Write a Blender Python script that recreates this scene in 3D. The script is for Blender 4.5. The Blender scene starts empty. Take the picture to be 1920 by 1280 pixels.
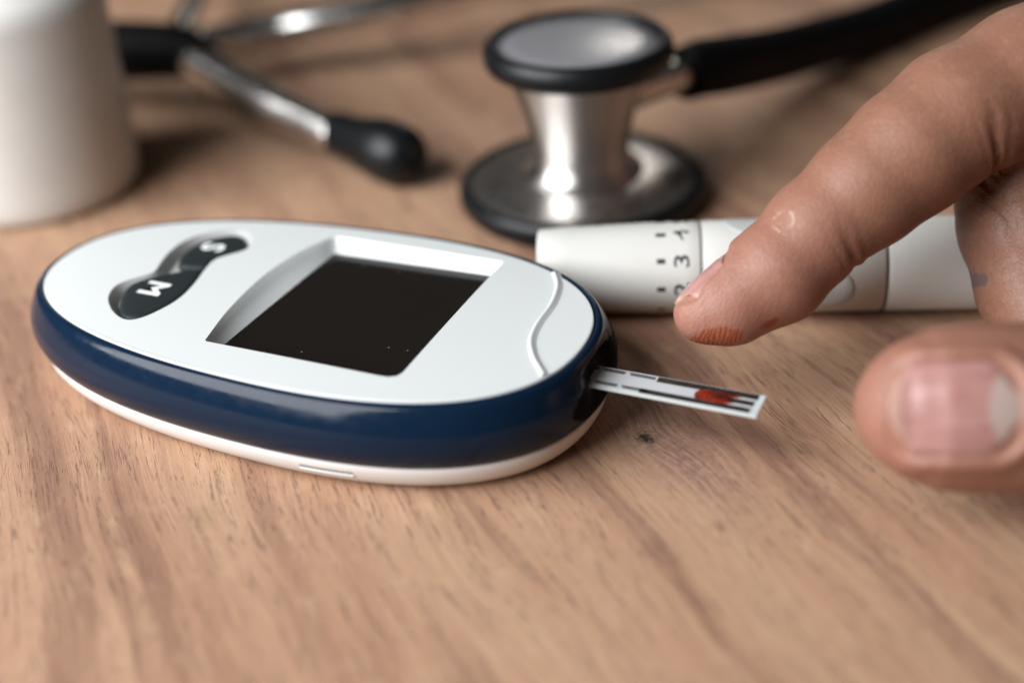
import bpy, bmesh, math
import numpy as np
from mathutils import Vector, Matrix
from mathutils.geometry import delaunay_2d_cdt

scene = bpy.context.scene
MM = 0.001
rad = math.radians

# ------------------------------------------------------------------ camera
cam_d = bpy.data.cameras.new('camera')
cam = bpy.data.objects.new('camera', cam_d)
scene.collection.objects.link(cam)
scene.camera = cam
PITCH, DIST, ROLL = 0.540, 233.8, -0.0652
fwd = Vector((0, math.cos(PITCH), -math.sin(PITCH)))
up0 = Vector((0, math.sin(PITCH), math.cos(PITCH)))
rt0 = Vector((1, 0, 0))
rt = rt0 * math.cos(ROLL) + up0 * math.sin(ROLL)
up = up0 * math.cos(ROLL) - rt0 * math.sin(ROLL)
loc = -fwd * DIST * MM
M = Matrix((rt, up, -fwd)).transposed().to_4x4()
M.translation = loc
cam.matrix_world = M
cam_d.sensor_width = 36.0
cam_d.lens = 50.0
cam_d.clip_start = 0.01
cam_d.clip_end = 20.0
cam_d.dof.use_dof = True
cam_d.dof.focus_distance = 0.211
cam_d.dof.aperture_fstop = 5.8
cam_d.dof.aperture_blades = 0

# ------------------------------------------------------------------ light: one large window to the left, dim room
world = bpy.data.worlds.new('World')
scene.world = world
world.use_nodes = True
bg = world.node_tree.nodes['Background']
bg.inputs['Color'].default_value = (1.0, 0.93, 0.86, 1)
bg.inputs['Strength'].default_value = 0.042


def area_light(name, direction, dist, w, h, power, color, target=(0, 0, 0)):
    d = bpy.data.lights.new(name, 'AREA')
    d.shape = 'RECTANGLE'
    d.size, d.size_y = w, h
    d.energy = power
    d.color = color
    o = bpy.data.objects.new(name, d)
    scene.collection.objects.link(o)
    v = Vector(direction).normalized()
    o.location = Vector(target) + v * dist
    o.rotation_euler = v.to_track_quat('Z', 'Y').to_euler()
    return o


def az_el(az, el):
    a, e = rad(az), rad(el)
    return (math.sin(a) * math.cos(e), -math.cos(a) * math.cos(e), math.sin(e))


area_light('window_light', az_el(-65, 36), 0.62, 0.58, 0.48, 10.4, (0.97, 0.985, 1.0))
area_light('room_lamp', (0.19, 1.13, 0.45), 1.25, 0.16, 0.12, 0.45, (1.0, 0.95, 0.88), (0.016, 0.053, 0.03))

vs = scene.view_settings
vs.view_transform = 'Standard'
vs.look = 'None'
vs.exposure = 0.0
vs.gamma = 1.0
vs.use_curve_mapping = False
scene.render.film_transparent = False
try:
    scene.cycles.use_denoising = True
    scene.cycles.max_bounces = 8
    scene.cycles.caustics_reflective = False
    scene.cycles.caustics_refractive = False
except Exception:
    pass

# ------------------------------------------------------------------ node helpers
MATS = {}


class NT:
    def __init__(self, name):
        m = bpy.data.materials.new(name)
        m.use_nodes = True
        self.m = m
        self.t = m.node_tree
        self.t.nodes.clear()
        self.out = self.n('ShaderNodeOutputMaterial')
        self.b = self.n('ShaderNodeBsdfPrincipled')
        self.l(self.b.outputs[0], self.out.inputs['Surface'])

    def n(self, t, **kw):
        x = self.t.nodes.new(t)
        for k, v in kw.items():
            setattr(x, k, v)
        return x

    def l(self, a, b):
        self.t.links.new(a, b)

    def put(self, sock, v):
        if hasattr(v, 'is_output') or isinstance(v, bpy.types.NodeSocket):
            self.l(v, sock)
        elif v is not None:
            if sock.type == 'RGBA' and len(v) == 3:
                v = (*v, 1)
            sock.default_value = v

    def set(self, **kw):
        for k, v in kw.items():
            self.put(self.b.inputs[k.replace('_', ' ')], v)
        return self

    def math(self, op, a, b=None, c=None, clamp=False):
        x = self.n('ShaderNodeMath', operation=op, use_clamp=clamp)
        self.put(x.inputs[0], a)
        if b is not None:
            self.put(x.inputs[1], b)
        if c is not None:
            self.put(x.inputs[2], c)
        return x.outputs[0]

    def vmath(self, op, a, b=None):
        x = self.n('ShaderNodeVectorMath', operation=op)
        self.put(x.inputs[0], a)
        if b is not None:
            self.put(x.inputs[1], b)
        return x.outputs['Value' if op in ('DISTANCE', 'LENGTH', 'DOT_PRODUCT') else 'Vector']

    def comb(self, x, y, z):
        c = self.n('ShaderNodeCombineXYZ')
        self.put(c.inputs[0], x); self.put(c.inputs[1], y); self.put(c.inputs[2], z)
        return c.outputs[0]

    def noise(self, vec, scale, detail=4, rough=0.5, dist=0.0):
        x = self.n('ShaderNodeTexNoise')
        self.put(x.inputs['Vector'], vec)
        x.inputs['Scale'].default_value = scale
        x.inputs['Detail'].default_value = detail
        x.inputs['Roughness'].default_value = rough
        x.inputs['Distortion'].default_value = dist
        return x.outputs['Fac']

    def ramp(self, fac, stops, interp='LINEAR'):
        r = self.n('ShaderNodeValToRGB')
        r.color_ramp.interpolation = interp
        e = r.color_ramp.elements
        while len(e) < len(stops):
            e.new(0.5)
        for el, (p, c) in zip(e, stops):
            el.position = p
            el.color = (c, c, c, 1) if isinstance(c, (int, float)) else (*c, 1)
        self.put(r.inputs[0], fac)
        return r.outputs[0]

    def smooth(self, v, lo, hi, a=0.0, b=1.0):
        x = self.n('ShaderNodeMapRange', interpolation_type='SMOOTHSTEP')
        self.put(x.inputs[0], v)
        for i, k in enumerate((lo, hi, a, b)):
            x.inputs[i + 1].default_value = k
        return x.outputs[0]

    def mix(self, fac, a, b, mode='MIX'):
        x = self.n('ShaderNodeMix', data_type='RGBA', blend_type=mode)
        self.put(x.inputs[0], fac)
        self.put(x.inputs[6], a)
        self.put(x.inputs[7], b)
        return x.outputs[2]

    def obj(self):
        return self.n('ShaderNodeTexCoord').outputs['Object']

    def mm(self):
        return self.vmath('MULTIPLY', self.obj(), (1000, 1000, 1000))

    def bump(self, h, strength=0.3, dist_mm=0.1, prev=None):
        x = self.n('ShaderNodeBump')
        x.inputs['Strength'].default_value = strength
        x.inputs['Distance'].default_value = dist_mm * MM
        self.put(x.inputs['Height'], h)
        if prev is not None:
            self.l(prev, x.inputs['Normal'])
        return x.outputs[0]


def plain(name, col, rough=0.4, metal=0.0, bump=0.0, bscale=2.0, var=0.0, coat=0.0, spec=0.5, sss=0.0):
    t = NT(name)
    p = t.mm()
    c = col
    if var:
        f = t.noise(p, 0.12, 5, 0.6)
        c = t.mix(t.smooth(f, 0.3, 0.7), tuple(k * (1 - var) for k in col), tuple(min(1, k * (1 + var)) for k in col))
    t.set(Base_Color=c, Roughness=rough, Metallic=metal)
    t.b.inputs['Specular IOR Level'].default_value = spec
    r = t.noise(p, 0.5, 4, 0.6)
    t.put(t.b.inputs['Roughness'], t.smooth(r, 0.25, 0.75, max(0.02, rough - 0.05), rough + 0.05))
    if coat:
        t.set(Coat_Weight=coat, Coat_Roughness=0.08)
    if sss:
        t.set(Subsurface_Weight=sss, Subsurface_Radius=(1, 1, 1), Subsurface_Scale=1.5 * MM)
    if bump:
        t.put(t.b.inputs['Normal'], t.bump(t.noise(p, bscale, 3), bump, 0.05))
    MATS[name] = t.m
    return t.m


# ------------------------------------------------------------------ materials
def wood_material():
    t = NT('wood')
    p = t.mm()
    sep = t.n('ShaderNodeSeparateXYZ'); t.l(p, sep.inputs[0])
    x, y = sep.outputs[0], sep.outputs[1]
    a = rad(-67.5)
    gx, gy = math.cos(a), math.sin(a)
    along = t.math('ADD', t.math('MULTIPLY', x, gx), t.math('MULTIPLY', y, gy))
    across = t.math('ADD', t.math('MULTIPLY', x, -gy), t.math('MULTIPLY', y, gx))
    # gentle wander of the grain
    wob = t.noise(t.comb(t.math('MULTIPLY', across, 0.02), t.math('MULTIPLY', along, 0.009), 0.0), 1.0, 2)
    across = t.math('ADD', across, t.math('MULTIPLY', t.math('SUBTRACT', wob, 0.5), 16.0))
    # the knot bends the grain round itself
    kx, ky = 18.6, -29.8
    kd = t.vmath('DISTANCE', p, (kx, ky, 0))
    bend = t.math('MULTIPLY', t.math('POWER', 2.718, t.math('MULTIPLY', t.math('MULTIPLY', kd, kd), -0.02)), 2.2)
    across_k = t.math('ADD', across, bend)

    def st(sa, sl, off=0.0, ac=None):
        return t.comb(t.math('MULTIPLY', across_k if ac is None else ac, sa), t.math('MULTIPLY', along, sl), off)

    broad = t.noise(st(0.035, 0.004, 3.1), 1.0, 3, 0.55)
    col = t.ramp(broad, [(0.28, (0.325, 0.172, 0.104)), (0.43, (0.425, 0.250, 0.160)), (0.56, (0.468, 0.291, 0.186)), (0.72, (0.372, 0.206, 0.127))])
    med = t.noise(st(0.22, 0.012, 9.7), 1.0, 5, 0.6)
    col = t.mix(t.smooth(med, 0.50, 0.68, 0, 0.60), col, (0.262, 0.138, 0.092))
    med2 = t.noise(st(0.40, 0.018, 21.0), 1.0, 4, 0.6)
    col = t.mix(t.smooth(med2, 0.5, 0.75, 0, 0.5), col, (0.545, 0.362, 0.232))
    dark = t.noise(st(0.085, 0.005, 14.2), 1.0, 4, 0.62)
    col = t.mix(t.smooth(dark, 0.52, 0.64, 0, 0.74), col, (0.205, 0.100, 0.070))
    # pale flecks
    fl = t.noise(t.comb(t.math('MULTIPLY', across, 0.30), t.math('MULTIPLY', along, 0.16), 4.0), 1.0, 4, 0.62)
    col = t.mix(t.smooth(fl, 0.52, 0.74, 0, 0.26), col, (0.60, 0.43, 0.29))
    fib = t.noise(st(2.4, 0.05, 1.0), 1.0, 4, 0.65)
    col = t.mix(t.smooth(fib, 0.38, 0.66, 0, 0.32), col, (0.275, 0.150, 0.090))
    # short dark pores
    pore = t.noise(st(2.3, 0.11, 6.0), 1.0, 3, 0.5)
    dens = t.noise(t.comb(t.math('MULTIPLY', across, 0.06), t.math('MULTIPLY', along, 0.03), 8.0), 1.0, 3)
    porem = t.math('MULTIPLY', t.smooth(pore, 0.62, 0.70), t.smooth(dens, 0.35, 0.6, 0.25, 1.0))
    col = t.mix(t.math('MULTIPLY', porem, 0.22), col, (0.12, 0.062, 0.042))
    pore2 = t.noise(st(3.4, 0.42, 16.0), 1.0, 2, 0.5)
    pore2m = t.smooth(pore2, 0.64, 0.72)
    col = t.mix(t.math('MULTIPLY', pore2m, 0.22), col, (0.14, 0.075, 0.05))
    # cross-cut torn fibres, the little scaly marks
    torn = t.noise(t.comb(t.math('MULTIPLY', across, 1.3), t.math('MULTIPLY', along, 0.75), 2.0), 1.0, 4, 0.65, 0.6)
    col = t.mix(t.smooth(torn, 0.56, 0.68, 0, 0.20), col, (0.26, 0.15, 0.10))
    crk = t.noise(st(0.85, 0.035, 31.0), 1.0, 4, 0.6)
    crkm = t.smooth(t.math('ABSOLUTE', t.math('SUBTRACT', crk, 0.5)), 0.005, 0.017, 1.0, 0.0)
    brkn = t.noise(t.comb(t.math('MULTIPLY', across, 0.9), t.math('MULTIPLY', along, 0.11), 41.0), 1.0, 3)
    crkm = t.math('MULTIPLY', crkm, t.smooth(brkn, 0.43, 0.55))
    col = t.mix(t.math('MULTIPLY', crkm, 0.60), col, (0.13, 0.07, 0.048))
    # knot: dark heart, purple-brown halo drawn out along the grain
    dvx = t.math('SUBTRACT', x, kx); dvy = t.math('SUBTRACT', y, ky)
    ka = t.math('ADD', t.math('MULTIPLY', dvx, gx), t.math('MULTIPLY', dvy, gy))
    kc = t.math('ADD', t.math('MULTIPLY', dvx, -gy), t.math('MULTIPLY', dvy, gx))
    kn = t.noise(p, 0.75, 4, 0.65)
    kr = t.vmath('LENGTH', t.comb(t.math('MULTIPLY', t.math('SUBTRACT', ka, 6.0), 0.19), t.math('MULTIPLY', t.math('SUBTRACT', kc, 3.0), 0.36), 0.0))
    halo = t.smooth(t.math('ADD', kr, t.math('MULTIPLY', kn, 2.4)), 1.4, 5.2, 0.95, 0.0)
    halo = t.math('MULTIPLY', halo, t.smooth(t.math('ADD', t.math('MULTIPLY', fib, 0.6), t.math('MULTIPLY', torn, 0.4)), 0.40, 0.62, 0.25, 1.0))
    col = t.mix(halo, col, (0.175, 0.092, 0.085))
    swirl = t.math('SINE', t.math('MULTIPLY', t.math('ADD', t.vmath('LENGTH', t.comb(t.math('MULTIPLY', ka, 0.6), kc, 0.0)), t.math('MULTIPLY', t.noise(p, 0.5, 4, 0.7), 5.0)), 6.0))
    swm = t.math('MULTIPLY', t.smooth(swirl, 0.1, 0.9), t.smooth(kd, 0.8, 4.2, 0.6, 0.0))
    col = t.mix(swm, col, (0.42, 0.30, 0.22))
    rings = t.math('SINE', t.math('MULTIPLY', t.math('ADD', kd, t.math('MULTIPLY', kn, 7.0)), 2.6))
    ringm = t.math('MULTIPLY', t.smooth(rings, 0.0, 0.8), t.smooth(kd, 1.0, 4.5, 0.35, 0.0))
    col = t.mix(ringm, col, (0.10, 0.055, 0.045))
    heart = t.smooth(t.math('ADD', t.vmath('LENGTH', t.comb(t.math('MULTIPLY', ka, 0.75), kc, 0.0)), t.math('MULTIPLY', t.noise(p, 1.3, 5, 0.7), 4.6)), 2.6, 3.7, 1.0, 0.0)
    col = t.mix(heart, col, (0.035, 0.024, 0.019))
    # faint greenish blotch by the front left
    b2 = t.vmath('DISTANCE', p, (-44.9, -42.0, 0))
    col = t.mix(t.smooth(t.math('ADD', b2, t.math('MULTIPLY', kn, 5)), 2.5, 6.5, 0.45, 0), col, (0.27, 0.19, 0.11))
    t.set(Base_Color=col)
    t.put(t.b.inputs['Roughness'], t.smooth(fib, 0.3, 0.7, 0.46, 0.62))
    t.b.inputs['Specular IOR Level'].default_value = 0.35
    h = t.math('SUBTRACT', t.math('MULTIPLY', fib, 0.5), t.math('ADD', porem, t.math('MULTIPLY', pore2m, 0.6)))
    h = t.math('SUBTRACT', h, t.math('MULTIPLY', t.math('ADD', heart, t.math('MULTIPLY', ringm, 0.5)), 1.4))
    h = t.math('ADD', h, t.math('MULTIPLY', torn, 0.9))
    h = t.math('SUBTRACT', h, t.math('MULTIPLY', crkm, 0.9))
    t.put(t.b.inputs['Normal'], t.bump(h, 0.7, 0.13))
    MATS['wood'] = t.m


wood_material()
plain('white_shell', (0.605, 0.63, 0.628), 0.33, bump=0.06, bscale=6.0, spec=0.45)
plain('recess_shaded_shell', (0.40, 0.405, 0.40), 0.6, spec=0.2)  # button well: greyer than the shell, its shade put into the colour
plain('base_white', (0.70, 0.685, 0.665), 0.36, bump=0.06, bscale=6.0, spec=0.4)
plain('navy_gloss', (0.0038, 0.0135, 0.033), 0.16, spec=0.21, bump=0.05, bscale=0.45)
plain('port_black', (0.0025, 0.0028, 0.0035), 0.6, spec=0.06)
plain('button_rubber', (0.014, 0.020, 0.021), 0.55, spec=0.25)
plain('letter_white', (0.80, 0.84, 0.83), 0.5)
plain('slot_grey', (0.11, 0.11, 0.105), 0.6)
plain('pen_white', (0.60, 0.595, 0.565), 0.36, bump=0.04, spec=0.45)
plain('pen_groove', (0.20, 0.19, 0.18), 0.7)
plain('pen_grey', (0.42, 0.43, 0.42), 0.45)
plain('ink_black', (0.015, 0.016, 0.017), 0.5)
plain('bottle_plastic', (0.66, 0.655, 0.63), 0.42, spec=0.4, var=0.02)
plain('steel', (0.72, 0.70, 0.68), 0.24, metal=1.0, var=0.05)
plain('dark_steel', (0.60, 0.575, 0.555), 0.30, metal=1.0)
plain('rubber_black', (0.004, 0.005, 0.006), 0.38, spec=0.3, bump=0.08, bscale=1.2)
plain('tube_black', (0.0025, 0.0025, 0.003), 0.6, spec=0.12)
plain('diaphragm_grey', (0.20, 0.198, 0.21), 0.22, spec=0.7)
plain('strip_white', (0.50, 0.515, 0.53), 0.35)
plain('strip_foil', (0.62, 0.62, 0.65), 0.28, spec=0.7)
plain('strip_edge', (0.55, 0.60, 0.60), 0.4)


def screen_material():
    t = NT('screen_glass')
    p = t.mm()
    v = t.n('ShaderNodeTexVoronoi'); t.l(p, v.inputs['Vector']); v.inputs['Scale'].default_value = 0.34
    dust = t.smooth(v.outputs['Distance'], 0.02, 0.06, 1.0, 0.0)
    pick = t.math('MULTIPLY', t.smooth(t.noise(p, 0.3, 2), 0.44, 0.52), 0.6)
    dust = t.math('MULTIPLY', dust, pick)
    col = t.mix(t.math('MULTIPLY', dust, 0.9), (0.0100, 0.0078, 0.0066), (0.4, 0.4, 0.38))
    t.set(Base_Color=col, Roughness=0.10)
    t.b.inputs['Specular IOR Level'].default_value = 0.38
    MATS['screen_glass'] = t.m


screen_material()


def turned_steel():
    t = NT('turned_steel')
    p = t.mm()
    t.set(Base_Color=(0.62, 0.60, 0.58), Metallic=1.0, Roughness=0.36, Anisotropic=0.85, Anisotropic_Rotation=0.25)
    t.put(t.b.inputs['Roughness'], t.smooth(t.noise(p, 0.5, 4, 0.6), 0.25, 0.75, 0.32, 0.40))
    tg = t.n('ShaderNodeTangent', direction_type='RADIAL', axis='Z')
    t.l(tg.outputs[0], t.b.inputs['Tangent'])
    MATS['turned_steel'] = t.m


turned_steel()


def printed_material():
    # printed conductor: black ink with broken, worn speckle
    t = NT('conductor_ink')
    p = t.mm()
    f = t.noise(p, 5.0, 3, 0.6)
    t.set(Base_Color=t.mix(t.smooth(f, 0.55, 0.70, 0, 0.8), (0.012, 0.010, 0.009), (0.10, 0.09, 0.085)), Roughness=0.45)
    MATS['conductor_ink'] = t.m
    t = NT('contact_ink')
    p = t.mm()
    f = t.noise(t.vmath('MULTIPLY', p, (1, 1, 1)), 3.4, 3, 0.65)
    t.set(Base_Color=t.mix(t.smooth(f, 0.60, 0.72), (0.035, 0.035, 0.037), (0.45, 0.46, 0.48)), Roughness=0.4)
    MATS['contact_ink'] = t.m
    t = NT('blood')
    p = t.mm()
    f = t.noise(p, 0.8, 3, 0.6)
    t.set(Base_Color=t.mix(t.smooth(f, 0.38, 0.62), (0.25, 0.020, 0.005), (0.10, 0.007, 0.003)), Roughness=0.18)
    MATS['blood'] = t.m
    t = NT('blood_dried')
    p = t.mm()
    f = t.noise(p, 0.9, 3, 0.6)
    t.set(Base_Color=t.mix(t.smooth(f, 0.35, 0.6), (0.016, 0.006, 0.004), (0.085, 0.010, 0.005)), Roughness=0.3)
    MATS['blood_dried'] = t.m


printed_material()

# ------------------------------------------------------------------ mesh helpers (coordinates in millimetres)
def link(o, parent=None):
    scene.collection.objects.link(o)
    if parent is not None:
        o.parent = parent
    return o


def mesh_obj(name, verts, faces, mat, parent=None, smooth=True, auto=None, loc=None):
    me = bpy.data.meshes.new(name)
    v = np.asarray(verts, float) * MM
    me.from_pydata(v.tolist(), [], [tuple(int(i) for i in f) for f in faces])
    me.validate()
    bm = bmesh.new(); bm.from_mesh(me)
    bmesh.ops.recalc_face_normals(bm, faces=bm.faces)
    if smooth and auto:
        for e in bm.edges:
            if len(e.link_faces) == 2 and e.calc_face_angle(0) > rad(auto):
                e.smooth = False
    for f in bm.faces:
        f.smooth = smooth
    bm.to_mesh(me); bm.free()
    o = bpy.data.objects.new(name, me)
    if mat:
        me.materials.append(MATS[mat] if isinstance(mat, str) else mat)
    return link(o, parent)


def empty(name, label, cat, loc):
    o = bpy.data.objects.new(name, None)
    o.empty_display_size = 0.01
    o.location = Vector(loc) * MM
    o['label'] = label
    o['category'] = cat
    return link(o)


def child(name, verts, faces, mat, root, **kw):
    """part given in world millimetres, stored relative to its root (or to the part that is itself at its root's origin)"""
    base = root
    off = np.array(base.location) / MM
    while base.parent is not None:
        base = base.parent
        off = off + np.array(base.location) / MM
    return mesh_obj(name, np.asarray(verts, float) - off, faces, mat, root, **kw)


def loft(rings, closed=True, cap0=False, cap1=False):
    n = len(rings[0])
    V = np.concatenate([np.asarray(r, float) for r in rings])
    F = []
    for i in range(len(rings) - 1):
        for j in range(n if closed else n - 1):
            k = (j + 1) % n
            F.append((i * n + j, i * n + k, (i + 1) * n + k, (i + 1) * n + j))
    if cap0:
        F.append(tuple(range(n))[::-1])
    if cap1:
        F.append(tuple(range((len(rings) - 1) * n, len(rings) * n)))
    return V, F


def frame_of(d):
    d = np.asarray(d, float); d = d / np.linalg.norm(d)
    h = np.array([0, 0, 1.0]) if abs(d[2]) < 0.9 else np.array([1.0, 0, 0])
    s = np.cross(h, d); s /= np.linalg.norm(s)
    return d, s, np.cross(d, s)


def lathe(profile, origin, axis, n=64, cap0=True, cap1=True):
    d, s, u = frame_of(axis)
    o = np.asarray(origin, float)
    t = np.linspace(0, 2 * math.pi, n, endpoint=False)
    circ = np.outer(np.cos(t), s) + np.outer(np.sin(t), u)
    return loft([o + d * z + circ * r for r, z in profile], True, cap0, cap1)


def spline(pts, n):
    P = np.asarray(pts, float)
    P = np.vstack([2 * P[0] - P[1], P, 2 * P[-1] - P[-2]])
    out = []
    m = len(P) - 3
    for q in np.linspace(0, m - 1e-6, n):
        i = int(q); f = q - i
        a, b, c, d = P[i:i + 4]
        out.append(0.5 * (2 * b + (c - a) * f + (2 * a - 5 * b + 4 * c - d) * f * f + (3 * b - a - 3 * c + d) * f ** 3))
    return np.array(out)


def tube(pts, radii, n=60, sides=28):
    P = spline(pts, n)
    R = np.interp(np.linspace(0, 1, n), np.linspace(0, 1, len(radii)), radii) if np.ndim(radii) else np.full(n, radii)
    T = np.gradient(P, axis=0); T /= np.linalg.norm(T, axis=1)[:, None]
    rings = []
    d, s, u = frame_of(T[0])
    t = np.linspace(0, 2 * math.pi, sides, endpoint=False)
    for p, tt, r in zip(P, T, R):
        s = s - tt * (s @ tt); s /= np.linalg.norm(s)
        u = np.cross(tt, s)
        rings.append(p + (np.outer(np.cos(t), s) + np.outer(np.sin(t), u)) * r)
    return loft(rings, True, True, True)


def chaikin(P, it=2, closed=True):
    P = np.asarray(P, float)
    for _ in range(it):
        Q = np.roll(P, -1, 0)
        P = np.stack([0.75 * P + 0.25 * Q, 0.25 * P + 0.75 * Q], 1).reshape(-1, 2)
    return P


def resample(P, n):
    P = np.asarray(P, float)
    Q = np.vstack([P, P[:1]])
    L = np.r_[0, np.cumsum(np.linalg.norm(np.diff(Q, axis=0), axis=1))]
    s = np.linspace(0, L[-1], n, endpoint=False)
    return np.c_[np.interp(s, L, Q[:, 0]), np.interp(s, L, Q[:, 1])]


def offset_poly(P, d):
    P = np.asarray(P, float)
    T = np.roll(P, -1, 0) - np.roll(P, 1, 0)
    T /= np.linalg.norm(T, axis=1)[:, None] + 1e-9
    x, y = P[:, 0], P[:, 1]
    ccw = np.sum(x * np.roll(y, -1) - np.roll(x, -1) * y) > 0
    N = np.c_[T[:, 1], -T[:, 0]] * (1 if ccw else -1)
    return P + N * d


def inside(poly, pts):
    poly = np.asarray(poly); pts = np.asarray(pts)
    x, y = pts[:, 0], pts[:, 1]
    r = np.zeros(len(pts), bool)
    j = len(poly) - 1
    for i in range(len(poly)):
        xi, yi = poly[i]; xj, yj = poly[j]
        c = ((yi > y) != (yj > y)) & (x < (xj - xi) * (y - yi) / (yj - yi + 1e-12) + xi)
        r ^= c
        j = i
    return r


def sheet(outer, holes, step, zf):
    """triangulated sheet with holes; zf gives the height"""
    pts = []; edges = []
    for loop in [outer] + holes:
        b = len(pts)
        pts += [tuple(p) for p in loop]
        edges += [(b + i, b + (i + 1) % len(loop)) for i in range(len(loop))]
    lo, hi = outer.min(0), outer.max(0)
    g = np.stack(np.meshgrid(np.arange(lo[0], hi[0], step), np.arange(lo[1], hi[1], step)), -1).reshape(-1, 2)
    keep = inside(offset_poly(outer, -step * 0.6), g)
    for h in holes:
        keep &= ~inside(offset_poly(h, step * 0.6), g)
    pts += [tuple(p) for p in g[keep]]
    r = delaunay_2d_cdt([Vector(p) for p in pts], edges, [], 0, 1e-6)
    V = np.array([tuple(v) for v in r[0]])
    F = np.array([f for f in r[2] if len(f) == 3])
    c = V[F].mean(1)
    k = inside(outer, c)
    for h in holes:
        k &= ~inside(h, c)
    return np.c_[V, zf(V)], F[k]


def text_shape(body, size, thick=0.12, bold=0.0):
    cu = bpy.data.curves.new('lettering', 'FONT')
    cu.body = body
    cu.size = size
    cu.extrude = thick / 2
    cu.offset = bold
    cu.align_x = 'CENTER'
    cu.align_y = 'CENTER'
    cu.resolution_u = 6
    o = bpy.data.objects.new('lettering', cu)
    scene.collection.objects.link(o)
    bpy.context.view_layer.update()
    dg = bpy.context.evaluated_depsgraph_get()
    me = bpy.data.meshes.new_from_object(o.evaluated_get(dg))
    V = np.array([tuple(v.co) for v in me.vertices]); F = [tuple(p.vertices) for p in me.polygons]
    bpy.data.objects.remove(o); bpy.data.curves.remove(cu); bpy.data.meshes.remove(me)
    lo, hi = V[:, :2].min(0), V[:, :2].max(0)
    V[:, :2] -= (lo + hi) / 2
    return V, F


def box(cx, cy, cz, sx, sy, sz):
    V = np.array([(x, y, z) for x in (-.5, .5) for y in (-.5, .5) for z in (-.5, .5)]) * (sx, sy, sz) + (cx, cy, cz)
    F = [(0, 1, 3, 2), (4, 6, 7, 5), (0, 4, 5, 1), (2, 3, 7, 6), (0, 2, 6, 4), (1, 5, 7, 3)]
    return V, F


def prism(poly, z0, z1, bev=0.0):
    P = np.asarray(poly, float)
    rings = [np.c_[P, np.full(len(P), z0)], np.c_[P, np.full(len(P), z1 - bev)]]
    if bev:
        rings.append(np.c_[offset_poly(P, -bev * 0.35), np.full(len(P), z1 - bev * 0.3)])
        rings.append(np.c_[offset_poly(P, -bev), np.full(len(P), z1)])
    return loft(rings, True, True, True)


# ------------------------------------------------------------------ the table
V, F = box(20, 120, -12, 1300, 900, 24)
table = mesh_obj('table_top', V, F, 'wood', smooth=False)
table['kind'] = 'structure'
table['label'] = 'light brown wooden table top with straight grain and a small knot'

# ------------------------------------------------------------------ glucose meter
YAW = 0.447
MC = np.array([-31.52, -7.47])
MAX_U = np.array([math.cos(YAW), -math.sin(YAW)])
MAX_V = np.array([math.sin(YAW), math.cos(YAW)])
meter = empty('glucose_meter', 'white oval blood glucose meter with navy blue band and dark screen', 'glucose meter', (MC[0], MC[1], 0))
LEN, WID, EXPN, EGG1, EGG2 = 92.92, 47.51, 2.2027, 0.1035, 0.0782


def m2w(P):
    P = np.asarray(P, float)
    return np.c_[MC + np.outer(P[:, 0], MAX_U) + np.outer(P[:, 1], MAX_V), P[:, 2]]


tt = np.linspace(0, 2 * math.pi, 1440, endpoint=False)
c, s = np.cos(tt), np.sin(tt)
X = np.sign(c) * abs(c) ** (2 / EXPN) * LEN / 2
sx = X / (LEN / 2)
Y = np.sign(s) * abs(s) ** (2 / EXPN) * WID / 2 * (1 + EGG1 * sx + EGG2 * sx * sx)
RIM = resample(np.c_[X, Y], 200)
for _ in range(3):
    RIM = (np.roll(RIM, 1, 0) + 2 * RIM + np.roll(RIM, -1, 0)) / 4


def rho2(P):
    return (abs(P[:, 0]) / (LEN / 2)) ** 2.2 + (abs(P[:, 1]) / (WID / 2)) ** 2.2


def ztop(P):
    return 14.95 + 0.45 * (1 - np.clip(rho2(np.asarray(P)), 0, 1))


def mpart(name, V, F, mat, parent=None, **kw):
    return child(name, m2w(V), F, mat, parent or meter, **kw)


def at(P, z):
    P = np.asarray(P, float)
    return np.c_[P, np.broadcast_to(z, len(P))]


# openings in the top
scr_left = spline([(-7.2, -16.4), (-8.9, -7.1), (-9.5, 4.0), (-8.2, 13.0), (-5.9, 19.2)], 22)
scr_far = np.linspace((-5.5, 19.5), (24.7, 20.0), 22)
scr_right = np.linspace((24.9, 19.6), (24.9, -15.0), 22)
scr_near = np.array([(24.5, -16.0), (23.4, -16.6)] + list(map(tuple, np.linspace((22, -16.7), (-6.8, -16.7), 20))))
OPEN = np.vstack([scr_left, scr_far, scr_right, scr_near])
low_left = np.linspace((-6.2, -15.8), (-4.9, 17.2), 22)
low_far = np.linspace((-4.7, 17.4), (23.7, 18.3), 22)
low_right = np.linspace((24.0, 18.0), (24.2, -14.8), 22)
low_near = np.array([(24.0, -15.6), (23.0, -16.0)] + list(map(tuple, np.linspace((22, -16.1), (-6.0, -16.1), 20))))
LOWR = np.vstack([low_left, low_far, low_right, low_near])

RECESS = resample(chaikin([(-29.9, -10.2), (-31.1, -6.6), (-30.0, -4.3), (-28.2, -2.2), (-27.4, -0.9), (-28.4, 1.7), (-29.4, 5.3), (-29.7, 9.0), (-28.9, 12.2), (-26.4, 15.0), (-23.2, 16.9), (-20.3, 16.2), (-17.8, 13.6), (-17.1, 10.3), (-19.1, 7.9), (-20.6, 5.7), (-19.8, 1.8), (-18.7, -2.3), (-18.1, -7.5), (-19.3, -11.8), (-20.5, -14.1), (-21.9, -15.2), (-23.8, -15.0), (-26.8, -13.3)], 2), 90)

outer = offset_poly(RIM, -0.55)
V, F = sheet(outer, [OPEN, RECESS], 1.6, ztop)
top = mpart('top_shell', V, F, 'white_shell')
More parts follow.
